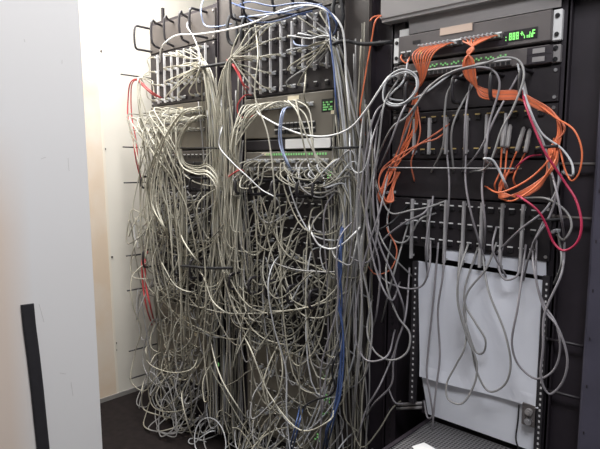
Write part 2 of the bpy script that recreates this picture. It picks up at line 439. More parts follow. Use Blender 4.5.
p = at(334, 112, .012); plate(s, 'paper_label', 'label', p.x-.012, p.x+.010, p.z-.006, p.z+.006)
s = switch(xM, 1.256, 1.298, 'slim network switch with a white front bar in the middle rack', m='panelblk', ear='frame')
a = at(286, 143, .012); b = at(331, 143, .012); plate(s, 'front_bar', 'white', a.x, b.x, 1.262, 1.296, -.012, .004)
s = switch(xM, 1.16, 1.254, 'green-lit network switch with its ports full of drooping beige cables', m='switch', ear='frame')
plate(s, 'paper_label', 'label', xof(262, 152, .012), xof(271, 152, .012), 1.238, 1.248)
mb = MB()
for i in range(24): mb.box(xM+.14+i*.0125, xM+.146+i*.0125, -.0140, -.0115, 1.238, 1.246)
mb.build('indicator_lights', M['leddim'], s)
port_row(s, xM+.04, xM+.44, 1.215, 22, key='SM2'); port_row(s, xM+.04, xM+.44, 1.185, 22, key='SM2')
p = at(330, 176, .012); mb = MB()
for i in range(3):
    for j in range(3): mb.box(p.x-.010+i*.010, p.x-.004+i*.010, -.0142, -.0115, p.z-.010+j*.010, p.z-.005+j*.010)
mb.build('status_lights', M['led'], s)
manager(xM, 1.085, 1.158, 'black ring panel in the middle of the rack between the others', [(xM+.09, 0), (xM+.17, 0), (xM+.28, 0), (xM+.40, 0), (xM+.47, 0)], 'panelblk', .125)
patch_panel('BM', xM, .80, 1.083, 6, 12, 'black patch panel with tiny white tags half way down the middle rack', None)
manager(xM, .715, .797, 'black ring panel behind the white loop low in the middle rack', [(xM+.05, 0), (xM+.16, 0), (xM+.25, 0), (xM+.36, 0), (xM+.46, 0)], 'panelblk', .125)
patch_panel('CM', xM, .51, .712, 4, 12, 'black patch panel above the lowest switch of the middle rack', None)
s = switch(xM, .13, .50, 'tall olive-brown network switch at the bottom of the middle rack', ear='frame')
p = at(288, 353, .012); plate(s, 'paper_label', 'label', p.x-.025, p.x+.025, p.z-.009, p.z+.009)
for k in range(3): port_row(s, xM+.05, xM+.36, .41-.09*k, 10, key='SM3')
for (px, py) in ((325, 376), (327, 398), (325, 414), (318, 437)):
    p = at(px, py, .012); mb = MB()
    for i in range(3):
        for j in range(3):
            if rr.random() < .8: mb.box(p.x-.015+i*.011, p.x-.009+i*.011, -.0145, -.0115, p.z-.014+j*.011, p.z-.009+j*.011)
    mb.build('status_lights', M['leddim'], s)
patch_panel('DM', xM, .02, .125, 2, 10, 'black patch panel at the foot of the middle rack', None)

# ---- right rack equipment
t = thing('equipment_case', (xRk+W/2, 0, 1.64), 'plain grey equipment case at the top of the right-hand rack', 'equipment case')
boxo('case_body', M['boxgrey'], (xRk-.035, xRk+W-.005, -.03, .42, 1.640, 1.80), t, bev=.004)
boxo('filler_plate', M['boxgrey'], (xRk+.052, xRk+W-.004, -.004, .0, 1.590, 1.634), t)
boxo('bottom_lip', M['boxgrey'], (xRk-.03, xRk+W-.010, -.026, .30, 1.633, 1.6405), t)
t = thing('support_post', (xof(424, 30, -.05), .06, 1.588), 'round grey spacer post standing on the wide green-lit switch', 'spacer')
mb = MB(); c = at(424, 30, -.05); mb.cyl((c.x, .05, 1.588), (c.x, .05, 1.633), .017, 14); mb.build('spacer_tube', M['switchR'], t, smooth=True)
mb = MB(); mb.cyl((c.x, .05, 1.588), (c.x, .05, 1.592), .021, 14); mb.build('spacer_foot', M['frame'], t)

s = switch(xRk, 1.508, 1.588, 'wide grey-brown network switch with green display and white mounting ears', m='switchR', ear='white')
p = at(456, 29, .012); plate(s, 'tan_label', 'labelR', p.x-.048, p.x+.048, p.z-.011, p.z+.009)
p = at(417, 42, .012); plate(s, 'maker_plate', 'panelblk', p.x-.014, p.x+.012, p.z-.005, p.z+.005, -.012, .001)
boxo('front_recess', M['frame'], (xof(423, 55, .012), xof(508, 40, .012), -.0135, -.0115, 1.516, 1.546), s)
port_row(s, xof(428, 50, .012), xof(461, 45, .012), 1.539, 9, m='switchR', y=-.0135, key='R1')
port_row(s, xof(470, 47, .012), xof(500, 40, .012), 1.539, 8, m='switchR', y=-.0135, key='R2')
p = at(404, 57, .012); port_row(s, p.x, p.x+.02, p.z+.004, 2, m='switchR', key='R0')
mb = MB(); mb.box(xof(420, 50, .012), xof(421.5, 50, .012), -.0145, -.0115, 1.528, 1.545); mb.build('status_light', M['led'], s)
# green character display
p0 = at(506, 38, .012); mb = MB(); mb2 = MB(); mb2.box(p0.x-.006, p0.x+.080, -.0128, -.0115, p0.z-.012, p0.z+.016); mb2.build('display_window', M['panelblk'], s)
pat = ["000011101110111000100000000000111", "000010101010101001110000000100100", "100011101110111000101000000101111", "000010101010101000000100101101100", "100011101110111000000100101101100"]
for j, row in enumerate(pat):
    for i, ch_ in enumerate(row):
        if ch_ == '1': mb.box(p0.x+i*.00225, p0.x+i*.00225+.0018, -.0150, -.0125, p0.z+.007-j*.0037, p0.z+.0099-j*.0037)
mb.build('display', M['led'], s)

s = switch(xRk, 1.455, 1.504, 'slim network switch with two white labels under the wide green-lit switch', m='switchR', ear='boxgrey')
mb = MB()
for i in range(34):
    if i % 5 != 4: mb.box(xRk+.13+i*.0066, xRk+.134+i*.0066, -.0142, -.0115, 1.484+(i % 2)*.004, 1.4885+(i % 2)*.004)
mb.build('indicator_lights', M['leddim'], s)
for zz in (1.481, 1.460):
    a = xof(530, 60, .012); plate(s, 'label_frame', 'frame', a-.008, a+.055, zz-.001, zz+.019, -.012, .0012); plate(s, 'white_label', 'boxgrey', a+.006, a+.036, zz+.003, zz+.015, -.013, .0012)
port_row(s, xRk+.04, xRk+.36, 1.468, 24, m='switchR')

t = manager(xRk, 1.362, 1.452, 'black ring panel under the slim switch in the right-hand rack', [(xRk+.02, 0), (xRk+.09, 0), (xRk+.235, 0), (xRk+.34, 0), (xRk+.415, 0)], 'panelblk', .075)
fx = [xof(px, 130, .012) for px in (415, 430, 447, 467, 487, 506)]
patch_panel('F', xRk, 1.222, 1.36, 2, 12, 'black fibre patch panel with yellowish port tags and grey strips', [(x, 1.34, 1.235) for x in fx], tagm='yel', smat='stripR', xa=.06, xb=.46)
t = thing('blank_panel', (xRk+W/2, 0, 1.11), 'plain black blank panel behind the orange fibre loops', 'blank panel')
panel_body(t, xRk, 1.108, 1.219, 'panelblk'); screws(t, xRk, 1.108, 1.219)
mb = MB(); z = zof(440, 168, .05); mb.tube([(xRk+.02, 0, z), (xRk+.02, -.05, z), (xRk+.40, -.05, z), (xRk+.40, 0, z)], .002, 6); mb.build('lacing_bar', M['stripR'], t)
rx = [xof(px, 230, .016) for px in (411.6, 428, 445, 463, 481, 501.4, 522)]
patch_panel('R', xRk, .958, 1.105, 3, 14, 'black patch panel with long grey strips directly above the white sheet', [(x, 1.103, .922) for x in rx], smat='stripR', xa=.05, xb=.455)

# white sheets
def sheet(name, corners, d, th, m, label, curl=0.):
    nx, nz = 14, 10; mb = MB(); (a, b, c, e) = [Vector(k) for k in corners]   # tl, tr, bl, br
    for side in (0, 1):
        for j in range(nz+1):
            for i in range(nx+1):
                u = i/nx; v = j/nz
                p = (a*(1-u)+b*u)*(1-v) + (c*(1-u)+e*u)*v
                yy = p.y - .002*math.sin(u*math.pi)*math.sin(v*math.pi) - curl*max(0, (v-.8)/.2)**2*(.5+.5*math.sin(u*7))
                mb.v.append((p.x, yy+side*th, p.z))
    o = (nx+1)*(nz+1)
    for j in range(nz):
        for i in range(nx):
            q = j*(nx+1)+i
            mb.f.append((q, q+nx+1, q+nx+2, q+1)); mb.f.append((o+q, o+q+1, o+q+nx+2, o+q+nx+1)); mb.m += [0, 0]
    edge = [i for i in range(nx+1)] + [j*(nx+1)+nx for j in range(1, nz+1)] + [nz*(nx+1)+i for i in reversed(range(nx))] + [j*(nx+1) for j in reversed(range(1, nz))]
    for k in range(len(edge)):
        p, q = edge[k], edge[(k+1) % len(edge)]; mb.f.append((p, q, o+q, o+p)); mb.m.append(0)
    ob = mb.build(name, M[m], None, (corners[0]), smooth=False); tag(ob, label, 'sheet'); return ob
sheet('white_sheet', [at(418, 261, 0), at(547, 281, 0), at(420, 376, 0), at(539, 408, 0)], 0, .003, 'sheet', 'large white sheet covering the lower right-hand rack', .008)
a = at(421, 372, -.012); b = at(539, 402, -.012); c = at(428, 414, -.012); e = at(535, 452, -.012)
sheet('white_sheet', [a, b, c, e], 0, .003, 'sheet2', 'shorter white sheet below the crease, with a latch at its right end')
sheet('white_sheet', [at(446, 247.5, -.005), at(546, 262, -.005), at(446, 259.5, -.005), at(546, 276.5, -.005)], 0, .003, 'sheet', 'narrow white sheet strip peeking out under the grey strips')
# crease seam lip
# latch with two knobs
p = at(530, 415, 0)
t = thing('latch', (p.x, 0, p.z), 'small metal latch with two round locks on the lower white sheet', 'latch')
boxo('latch_plate', M['switchR'], (p.x-.020, p.x+.020, -.006, .011, p.z-.030, p.z+.032), t, bev=.002)
for zz, m_ in ((.012, 'boxgrey'), (-.014, 'steel')):
    mb = MB(); mb.cyl((p.x, -.005, p.z+zz), (p.x, -.016, p.z+zz), .0095, 14); mb.cyl((p.x, -.016, p.z+zz), (p.x, -.020, p.z+zz), .0055, 12); mb.build('lock', M[m_], t)
# black cable hanging from the latch is traced below
# perforated tray at the bottom of the right-hand rack
ztr = .415
g = atz(435, 418, ztr); xt = g.x
t = thing('perforated_tray', (-.62, -.25, ztr), 'dark perforated metal top in front of the white sheets', 'tray')
boxo('tray_top', M['mesh'], (xt, -.452, -.75, .02, ztr-.004, ztr), t)
boxo('tray_body', M['frame'], (xt, -.452, -.75, .40, .0, ztr-.004), t, bev=.004)
boxo('tray_rim', M['frame'], (xt-.012, xt, -.75, .02, ztr-.03, ztr+.004), t)
p = atz(420, 450, ztr); mb = MB()
mb.poly_prism([atz(412, 447, ztr)+Vector((0, 0, .001)), atz(424, 443, ztr)+Vector((0, 0, .001)), atz(440, 452, ztr)+Vector((0, 0, .001)), atz(424, 462, ztr)+Vector((0, 0, .001))], (0, 0, .001))
tag(mb.build('paper_slip', M['white'], None, p), 'small white paper slip lying on the perforated metal top', 'paper')
# rail with pale holes on both sides of the sheets
for (pxa, pya, pxb, pyb, n) in ((416, 268, 421, 400, 24), (547, 284, 538, 449, 30)):
    a = at(pxa, pya, .004); b = at(pxb, pyb, .004)
    t = thing('mounting_strip', (a.x, 0, b.z), ('black mounting strip with pale holes along the open side of the sheet' if n == 24 else 'black mounting strip with pale holes beside the latch'), 'mounting strip')
    w = .011; mb = MB(); mb.box(a.x-w, a.x+w*.6, -.006, .012, b.z-.02, a.z+.02); mb.build('strip_body', M['black'], t)
    mb = MB()
    for i in range(n):
        z = a.z+(b.z-a.z)*i/(n-1); mb.box(a.x-.0022, a.x+.0022, -.0072, -.0058, z-.003, z+.003)
    mb.build('hole_marks', M['strip'], t)
# pale rods in the cavity left of the sheet
t = thing('conduit', at(408, 407, -.03), 'pair of pale pipes poking out beside the lower white sheet', 'pipe')
for k, (p0_, p1_) in enumerate((((392, 409), (428, 407)), ((393, 405), (424, 403)))):
    mb = MB(); a = at(*p0_, -.03); b = at(*p1_, -.03); mb.cyl(a, b, .0055, 8); mb.build('pipe', M['boxgrey'], t, smooth=True)
boxo('pipe_clamp', M['frame'], (at(426, 405, -.03).x-.004, at(426, 405, -.03).x+.01, .012, .05, at(426, 405, -.03).z-.02, at(426, 405, -.03).z+.02), t)
# small white tags on the dark posts between the racks, and an added card in the gap
for (px, py, lab) in ((405, 33, 'added white card in the gap between the grey case and the wide switch'), (385, 16, 'white tag on the dark post left of the grey equipment case'), (377, 43, 'white tag where the black strap crosses the dark post')):
    p = at(px, py, -.008)  # the gap card stands in for the bright wall seen through
    hh = .010 if px == 405 else .004; tag(boxo('white_card', M['white'], (p.x-.016, p.x+.016, .004, .0285, p.z-hh, p.z+hh), None, 0, p), lab, 'tag')

# ================================================================== CABLES
NC = [0]
PLUG = {}
def plug_for(kind):
    if kind not in PLUG:
        mb = MB()
        if kind == 'rj':
            mb.box(-.0055, .0055, -.020, .004, -.004, .004, 0, bev=.001); mb.box(-.002, .002, -.022, -.004, .004, .0065, 0); mb.tube([(0, -.019, 0), (0, -.034, 0)], .0042, 8, 1)
            PLUG[kind] = (mb, [M['cgl'], M['cb1']])
        elif kind == 'boot':
            mb.box(-.0055, .0055, -.020, .004, -.004, .004, 0, bev=.001); mb.tube([(0, -.019, 0), (0, -.04, 0)], .0045, 8, 1)
            PLUG[kind] = (mb, [M['cgl'], M['cp']])
        else:
            mb.box(-.0035, .0035, -.022, .002, -.0035, .0035, 0, bev=.001); mb.tube([(0, -.02, 0), (0, -.048, 0)], .0035, 8, 1, rfun=lambda t: 1.15-.5*t)
            PLUG[kind] = (mb, [M['white'], M['cgl']])
    return PLUG[kind]
PM = {}
TONE = {'cb1': 'beige', 'cb2': 'pale beige', 'cb3': 'dark olive', 'cg': 'grey', 'cgl': 'light grey', 'cp': 'purple-grey'}
def toned(label, group, m):
    for w in ('pale beige', 'grey-beige', 'olive-grey', 'purple-grey', 'dim grey', 'beige', 'grey'):
        if w in label: return label.replace(w, TONE[m], 1), TONE[m]+' '+group.replace('purple-grey ', '')
    return label, group
def cable(pts, r, m, label, group=None, name='patch_cable', cat='cable', plug=None, per=7, n=6):
    if group and m in TONE: label, group = toned(label, group, m)
    P = spline(pts, per); o0 = Vector(pts[0])
    mb = MB(); mb.tube(P, r, n); o = mb.build(name, M[m], None, o0, smooth=True)
    tag(o, label, cat, group)
    if plug:
        if plug not in PM:
            b, ms = plug_for(plug); c = b.build('plug', ms, None, (0, 0, 0)); PM[plug] = c.data; c.parent = o; c.location = (0, 0, 0)
        else:
            c = bpy.data.objects.new('plug', PM[plug]); COL.objects.link(c); c.parent = o; c.location = (0, 0, 0)
    NC[0] += 1
    return o
R_ = random.Random(21)
def J(a): return R_.uniform(-a, a)
def tone(ws=(('cb1', 4), ('cb2', 2), ('cb3', 4.5), ('cg', 2.5), ('cgl', .5))):
    t_ = R_.random()*sum(w for _, w in ws)
    for k, w in ws:
        t_ -= w
        if t_ <= 0: return k
    return ws[-1][0]
CR = .00265
def drop(x, d, z0, z1, wob=.018, step=.15):
    """points of a cable falling from z0 to z1 near x, at d in front of the rack"""
    n = max(1, int(abs(z0-z1)/.24)); out = []; w = J(wob); dr = J(.012)
    for i in range(1, n+1):
        z = z0+(z1-z0)*i/n; w += J(.012)+dr; out.append(Vector((x+w, -max(.024, d+J(.022)), z+J(.02))))
    return out
def port_exit(p, dx=0., l=.045, dz=-.008):
    return [Vector(p), Vector((p.x, p.y-.03, p.z)), Vector((p.x+dx, p.y-l-.012, p.z+dz))]
def shuffled(k): q = list(PORTS[k]); R_.shuffle(q); return q
lowports = {k: shuffled(k) for k in ('BL', 'BM', 'CL', 'CM', 'SL3', 'SM3', 'DL', 'DM', 'SL2', 'SM2')}
def low(key):
    q = lowports[key]; return q.pop() if q else None
def end_at(key, pts):
    p = low(key) if key else None
    if p is None:
        a = pts[-1]; return pts+[Vector((a.x+J(.03), -.03+J(.02), a.z-.06)), Vector((a.x+J(.03), .015, a.z-.10))]
    last = pts[-1]; mid = (last+p)/2
    return pts+[Vector((mid.x, -.085+J(.03), min(last.z, p.z)-abs(J(.05)))), Vector((p.x, -.05, p.z-.012)), Vector(p)]

# --- A panels: gathered by ties then dropping down the channels
def gathered(port, G, chx, chd, zend, key, m, label, group, jit=.012):
    d = G-port
    pts = port_exit(port, d.x*.12, .035+abs(J(.02)), d.z*.1)
    mid = port+d*.6; pts.append(Vector((mid.x, -.075+J(.02), mid.z+abs(J(.012)))))
    g = Vector((G.x+J(jit), G.y+J(jit), G.z+J(jit))); pts.append(g)
    cx = chx+J(.05)
    pts += drop(cx, chd, g.z-.06, zend)
    pts = end_at(key, pts)
    return cable(pts, CR, m, label, group, plug='rj')
GL1 = at(140, 78, .11); GL2 = at(204, 66, .09); GM1 = at(230, 62, .10); GM2 = at(333, 43, .09)
AL = sorted(PORTS['AL'], key=lambda p: p.x); AM = sorted(PORTS['AM'], key=lambda p: p.x)
keysL = ['BL', 'SL2', 'CL', None, 'BL', 'SL3']; keysM = ['BM', 'CM', 'SM2', None, 'BM', 'SM3']
i = 0
for p in AL:
    if R_.random() < .2: continue
    i += 1
    if p.x < xL+.17:
        gathered(p, GL1, xof(148, 150, .1), .10, R_.uniform(.75, 1.25), R_.choice(['BL', 'SL2', 'BL', None]), tone((('cb1', 4), ('cb2', 5))), 'pale beige cable strung to the black finger nearest the left wall', 'cables tied to the wall-side finger')
    else:
        gathered(p, GL2, xof(216, 120, .09), .07, R_.uniform(.5, 1.2), R_.choice(keysL), tone((('cb1', 4), ('cb2', 5), ('cgl', 1))), 'pale beige cable gathered by the strap beside the upper strips at left', 'cables gathered beside the upper left strips')
for p in AM:
    if R_.random() < .15: continue
    if p.x < xM+.24:
        gathered(p, GM1, xof(226, 140, .09), .10, R_.uniform(.55, 1.2), R_.choice(['BL', 'BM', 'CM', None]), tone((('cb1', 5), ('cb2', 4))), 'beige cable fanning from the black strap to the middle rack strips', 'cables fanning into the middle rack strips')
    else:
        gathered(p, GM2, xof(352, 150, .08), .07, R_.uniform(.35, 1.0), R_.choice(keysM), tone((('cb1', 3), ('cg', 3), ('cgl', 2), ('cb3', 2))), 'grey-beige cable falling beside the middle rack from the upper strap', 'cables falling between the middle and right-hand racks')
# --- switch A left: sweep out, left and down
for k, p in enumerate(shuffled('SL')):
    if k >= 34: break
    tgt = at(R_.uniform(138, 186), R_.uniform(165, 205), .13)
    pts = port_exit(p, -.015, .05, .004) + [Vector((p.x-.05+J(.02), -.115+J(.02), p.z+.012+J(.015))), Vector(((p.x+tgt.x)/2, -.14+J(.02), (p.z+tgt.z)/2+.01)), tgt]
    pts += drop(tgt.x+J(.05), .11, tgt.z-.06, R_.uniform(.6, 1.0), .03)
    pts = end_at(R_.choice(['BL', 'CL', 'SL3', None]), pts)
    cable(pts, CR, tone((('cb1', 5), ('cb2', 5), ('cb3', 1))), 'beige cable sweeping down out of the labelled switch beside the left wall', 'cables sweeping from the upper left switch', plug='rj')
# --- switch A middle: sweep left
for k, p in enumerate(shuffled('SM')):
    if p.z < 1.395: continue
    left = p.x < xM+.30
    tgt = at(R_.uniform(225, 243), R_.uniform(140, 172), .11) if left else at(R_.uniform(325, 345), R_.uniform(175, 200), .09)
    pts = port_exit(p, -.01, .05, .012) + [Vector((p.x+(tgt.x-p.x)*.4, -.12+J(.02), p.z-.035+J(.01))), Vector((p.x+(tgt.x-p.x)*.75, -.125+J(.02), p.z+(tgt.z-p.z)*.7)), tgt]
    pts += drop(tgt.x+J(.05), .1, tgt.z-.06, R_.uniform(.55, .95), .03)
    pts = end_at(R_.choice(['BM', 'CM', 'CL', None]), pts)
    cable(pts, CR, tone((('cb1', 5), ('cb2', 5), ('cb3', 1))), 'beige cable arching left out of the switch with the green display', 'cables arching from the middle rack switch', plug='rj')
# --- switch M2: catenary droops both ways
for k, p in enumerate(shuffled('SM2')[:21]):
    side = -1 if p.x < xM+.25+J(.06) else 1
    tgt = at(R_.uniform(236, 252), R_.uniform(165, 205), .1) if side < 0 else at(R_.uniform(335, 355), R_.uniform(150, 195), .09)
    s_ = R_.uniform(.03, .10)
    pts = port_exit(p, side*.01, .05, -.015) + [Vector((p.x+(tgt.x-p.x)*.35, -.105+J(.03), p.z-s_)), Vector((p.x+(tgt.x-p.x)*.7, -.115+J(.03), (p.z+tgt.z)/2-s_*.8)), tgt]
    pts += drop(tgt.x+J(.05), .09, tgt.z-.05, R_.uniform(.5, .95), .03)
    pts = end_at(R_.choice(['BM', 'CM', 'SM3', None]), pts)
    cable(pts, CR, tone(), 'beige cable drooping from the green-lit switch above the rings', 'cables drooping from the green-lit switch', plug='rj')
# --- B panels: short hops, hanging swags
def swag(p, key, label, group, reach, sag, dep=.10, m=None, plug='rj', zlim=.02):
    qx = p.x+reach; pts = port_exit(p, reach*.08, .05, -.012)
    qz = p.z+J(.10)
    pts += [Vector((p.x+reach*.3, -dep+J(.02), max(zlim, p.z-sag*.8))), Vector((p.x+reach*.6, -dep+J(.02), max(zlim, min(p.z, qz)-sag))), Vector((qx, -dep*.8+J(.02), max(zlim, qz-sag*.3)))]
    q = low(key) if key else None
    if q is not None:
        pts += [Vector((q.x+(qx-q.x)*.4, -.08, max(zlim, q.z+.02))), Vector((q.x, -.045, q.z-.01)), Vector(q)]
    else:
        pts += [Vector((qx+J(.04), -.06, max(zlim, qz+.06+J(.05)))), Vector((qx+J(.03), -.02, max(.03, qz+.09+J(.06)))), Vector((qx+J(.03), .014, max(.03, qz+.10+J(.06))))]
    for q_ in pts: q_.x = max(q_.x, xL+.01+max(0, .35-q_.z)*.22)
    return cable(pts, CR, m or tone(), label, group, plug=plug)
for k, p in enumerate(shuffled('BL')[:12]):
    swag(p, R_.choice(['BL', 'CL', None, 'CL']), 'beige cable swagged across the dense panel beside the left wall', 'swagged cables on the dense left panel', R_.choice((-1, 1))*R_.uniform(.05, .28), R_.uniform(.05, .28), R_.uniform(.07, .17))
for k, p in enumerate(shuffled('BM')[:11]):
    swag(p, R_.choice(['BM', 'CM', None, 'CM']), 'olive-grey cable swagged over the tiny white tags of the middle rack', 'swagged cables over the tagged middle panel', R_.choice((-1, 1))*R_.uniform(.05, .30), R_.uniform(.05, .26), R_.uniform(.07, .15), tone((('cb1', 3), ('cb3', 4), ('cg', 3), ('cgl', 1))))
for key, n_, lab, grp in (('CL', 7, 'grey-beige cable hanging just above the low switch at left', 'cables above the low left switch'), ('CM', 9, 'grey-beige cable hanging above the lowest switch of the middle rack', 'cables above the lowest middle switch'),
                          ('SL3', 10, 'grey-beige cable looping in front of the low switch beside the left wall', 'cables looping before the low left switch'), ('SM3', 12, 'grey-beige cable looping in front of the lowest middle rack switch', 'cables looping before the lowest middle switch'),
                          ('DL', 6, 'dim grey cable coiled near the floor beside the left wall', 'cables coiled near the floor at left')):
    for p in shuffled(key)[:n_]:
        swag(p, R_.choice([key, None, 'DL' if key[1] == 'L' else 'DM']), lab, grp, R_.choice((-1, 1))*R_.uniform(.05, .26), R_.uniform(.06, .22), R_.uniform(.07, .2), tone((('cb1', 2), ('cb3', 5), ('cg', 4), ('cgl', .4))))
# --- long slack runs falling from the waist of the racks to the floor
for k in range(11):
    px = R_.choice((R_.uniform(205, 245), R_.uniform(335, 378), R_.uniform(150, 340)))
    a = at(px, R_.uniform(150, 260), .012); d = R_.uniform(.10, .20)
    a.y = .01
    zend = R_.uniform(.05, .4); x = a.x
    pts = [a, Vector((x+J(.02), -.05, a.z+.01)), Vector((x+J(.03), -d, a.z-.06))]
    drift = J(.18)
    n = 4
    for i_ in range(1, n+1): pts.append(Vector((x+drift*i_/n+J(.03), -d+J(.03), a.z-.06+(zend-a.z+.06)*i_/n)))
    e_ = pts[-1]; side = R_.choice((-1, 1))
    pts += [Vector((e_.x+side*.05, -d*.9, max(.02, e_.z-.04))), Vector((e_.x+side*.10, -d*.7, e_.z+.03)), Vector((e_.x+side*.12, -.04, e_.z+.09)), Vector((e_.x+side*.12, .014, e_.z+.10))]
    if px > 335: cable(pts, CR, tone((('cg', 4), ('cp', 2), ('cb3', 2), ('cgl', 1))), 'long grey cable hanging in the curtain between middle and right-hand racks', 'long cables between the middle and right-hand racks')
    else: cable(pts, CR, tone(), 'long slack beige cable hanging down the front of the tangled racks', 'long slack cables down the tangled racks')
print('procedural cables', NC[0])

# --- cables deep in the tangle that nobody could count
mb = MB()
def deep(p, reach, sag, dep):
    zz = lambda z: max(.015, z)
    P = [p, p+Vector((0, -dep*.6, -.01)), Vector((p.x+reach*.3, -dep, zz(p.z-sag*.8))), Vector((p.x+reach*.7, -dep+J(.02), zz(p.z-sag))), Vector((p.x+reach, -dep*.5, zz(p.z-sag*.4))), Vector((p.x+reach, .0, zz(p.z-sag*.3)))]
    mb.tube(spline(P, 5), CR, 5, R_.choice((0, 2, 2, 3, 3, 4)))
for k in range(130):
    x0 = R_.choice((xL, xM)); z = R_.choice((R_.uniform(.05, .25), R_.uniform(.55, 1.25), R_.uniform(.62, 1.25)))
    deep(Vector((x0+R_.uniform(.03, .45), .0, z)), J(.25), R_.uniform(.03, .2), R_.uniform(.03, .10))
for k in range(60):       # deep vertical runs in the two channels
    x = R_.choice((R_.uniform(xL+W-.03, xM+.03), R_.uniform(xM+W-.01, xRk-.05))); d = R_.uniform(.01, .05)
    P = [Vector((x+J(.02), -d+J(.008), z)) for z in (1.45+J(.2), 1.2, .95, .7, .45, .2+J(.1), .05)]
    mb.tube(spline(P, 5), CR, 5, R_.choice((0, 1, 2, 3, 4)))
for k in range(16):       # heaps on the floor in front of the racks
    c = Vector((R_.uniform(xL+.2, xM+W), R_.uniform(-.12, -.03), .0)); ra = R_.uniform(.05, .12); h0 = R_.uniform(.01, .14)
    P = [Vector((c.x+ra*math.cos(a_)*1.3, c.y+ra*.5*math.sin(a_), max(.006, h0+.08*math.sin(a_+k)))) for a_ in [k+.7*i_ for i_ in range(8)]]
    mb.tube(spline(P, 5), CR, 5, R_.choice((0, 2, 3, 3, 4)))
tg = mb.build('cable_tangle', [M['cb1'], M['cb2'], M['cb3'], M['cg'], M['cgl']], None, (-1.7, 0, 0), smooth=True)
tag(tg, 'deep uncountable tangle of beige and grey cables behind the nearer ones', 'cable tangle', None, 'stuff')

# --- traced cables -------------------------------------------------------------------
def T(crop, pts):
    ox, oy, s_ = crop; return [(ox+x/s_, oy+y/s_) for x, y in pts]
K3 = (370, 0, 2.609); K6 = (370, 150, 2.609); K7 = (370, 240, 2.148); KA = (470, 80, 4.615); KB = (470, 170, 4.615); KC = (370, 60, 4.615); KM = (240, 0, 4); KL = (120, 0, 4); KD = (370, 0, 4.49)
def traced(pp, d, r, m, label, group=None, name='patch_cable', cat='cable', plug=None, root=True, tail=True, n=6):
    P = []; N = len(pp)
    for i_, (x, y) in enumerate(pp):
        dd = d+.008*math.sin(i_*1.3+len(label))
        P.append(at(x, y, dd))
    if root: P[0] = at(*pp[0], .004)
    if tail: P[-1] = at(*pp[-1], .004)
    return cable(P, r, m, label, group, name, cat, plug, n=n)
GR = .0029
grp = 'purple-grey cables draped over the right-hand rack'
glab = 'purple-grey cable draped among others over the right-hand rack'
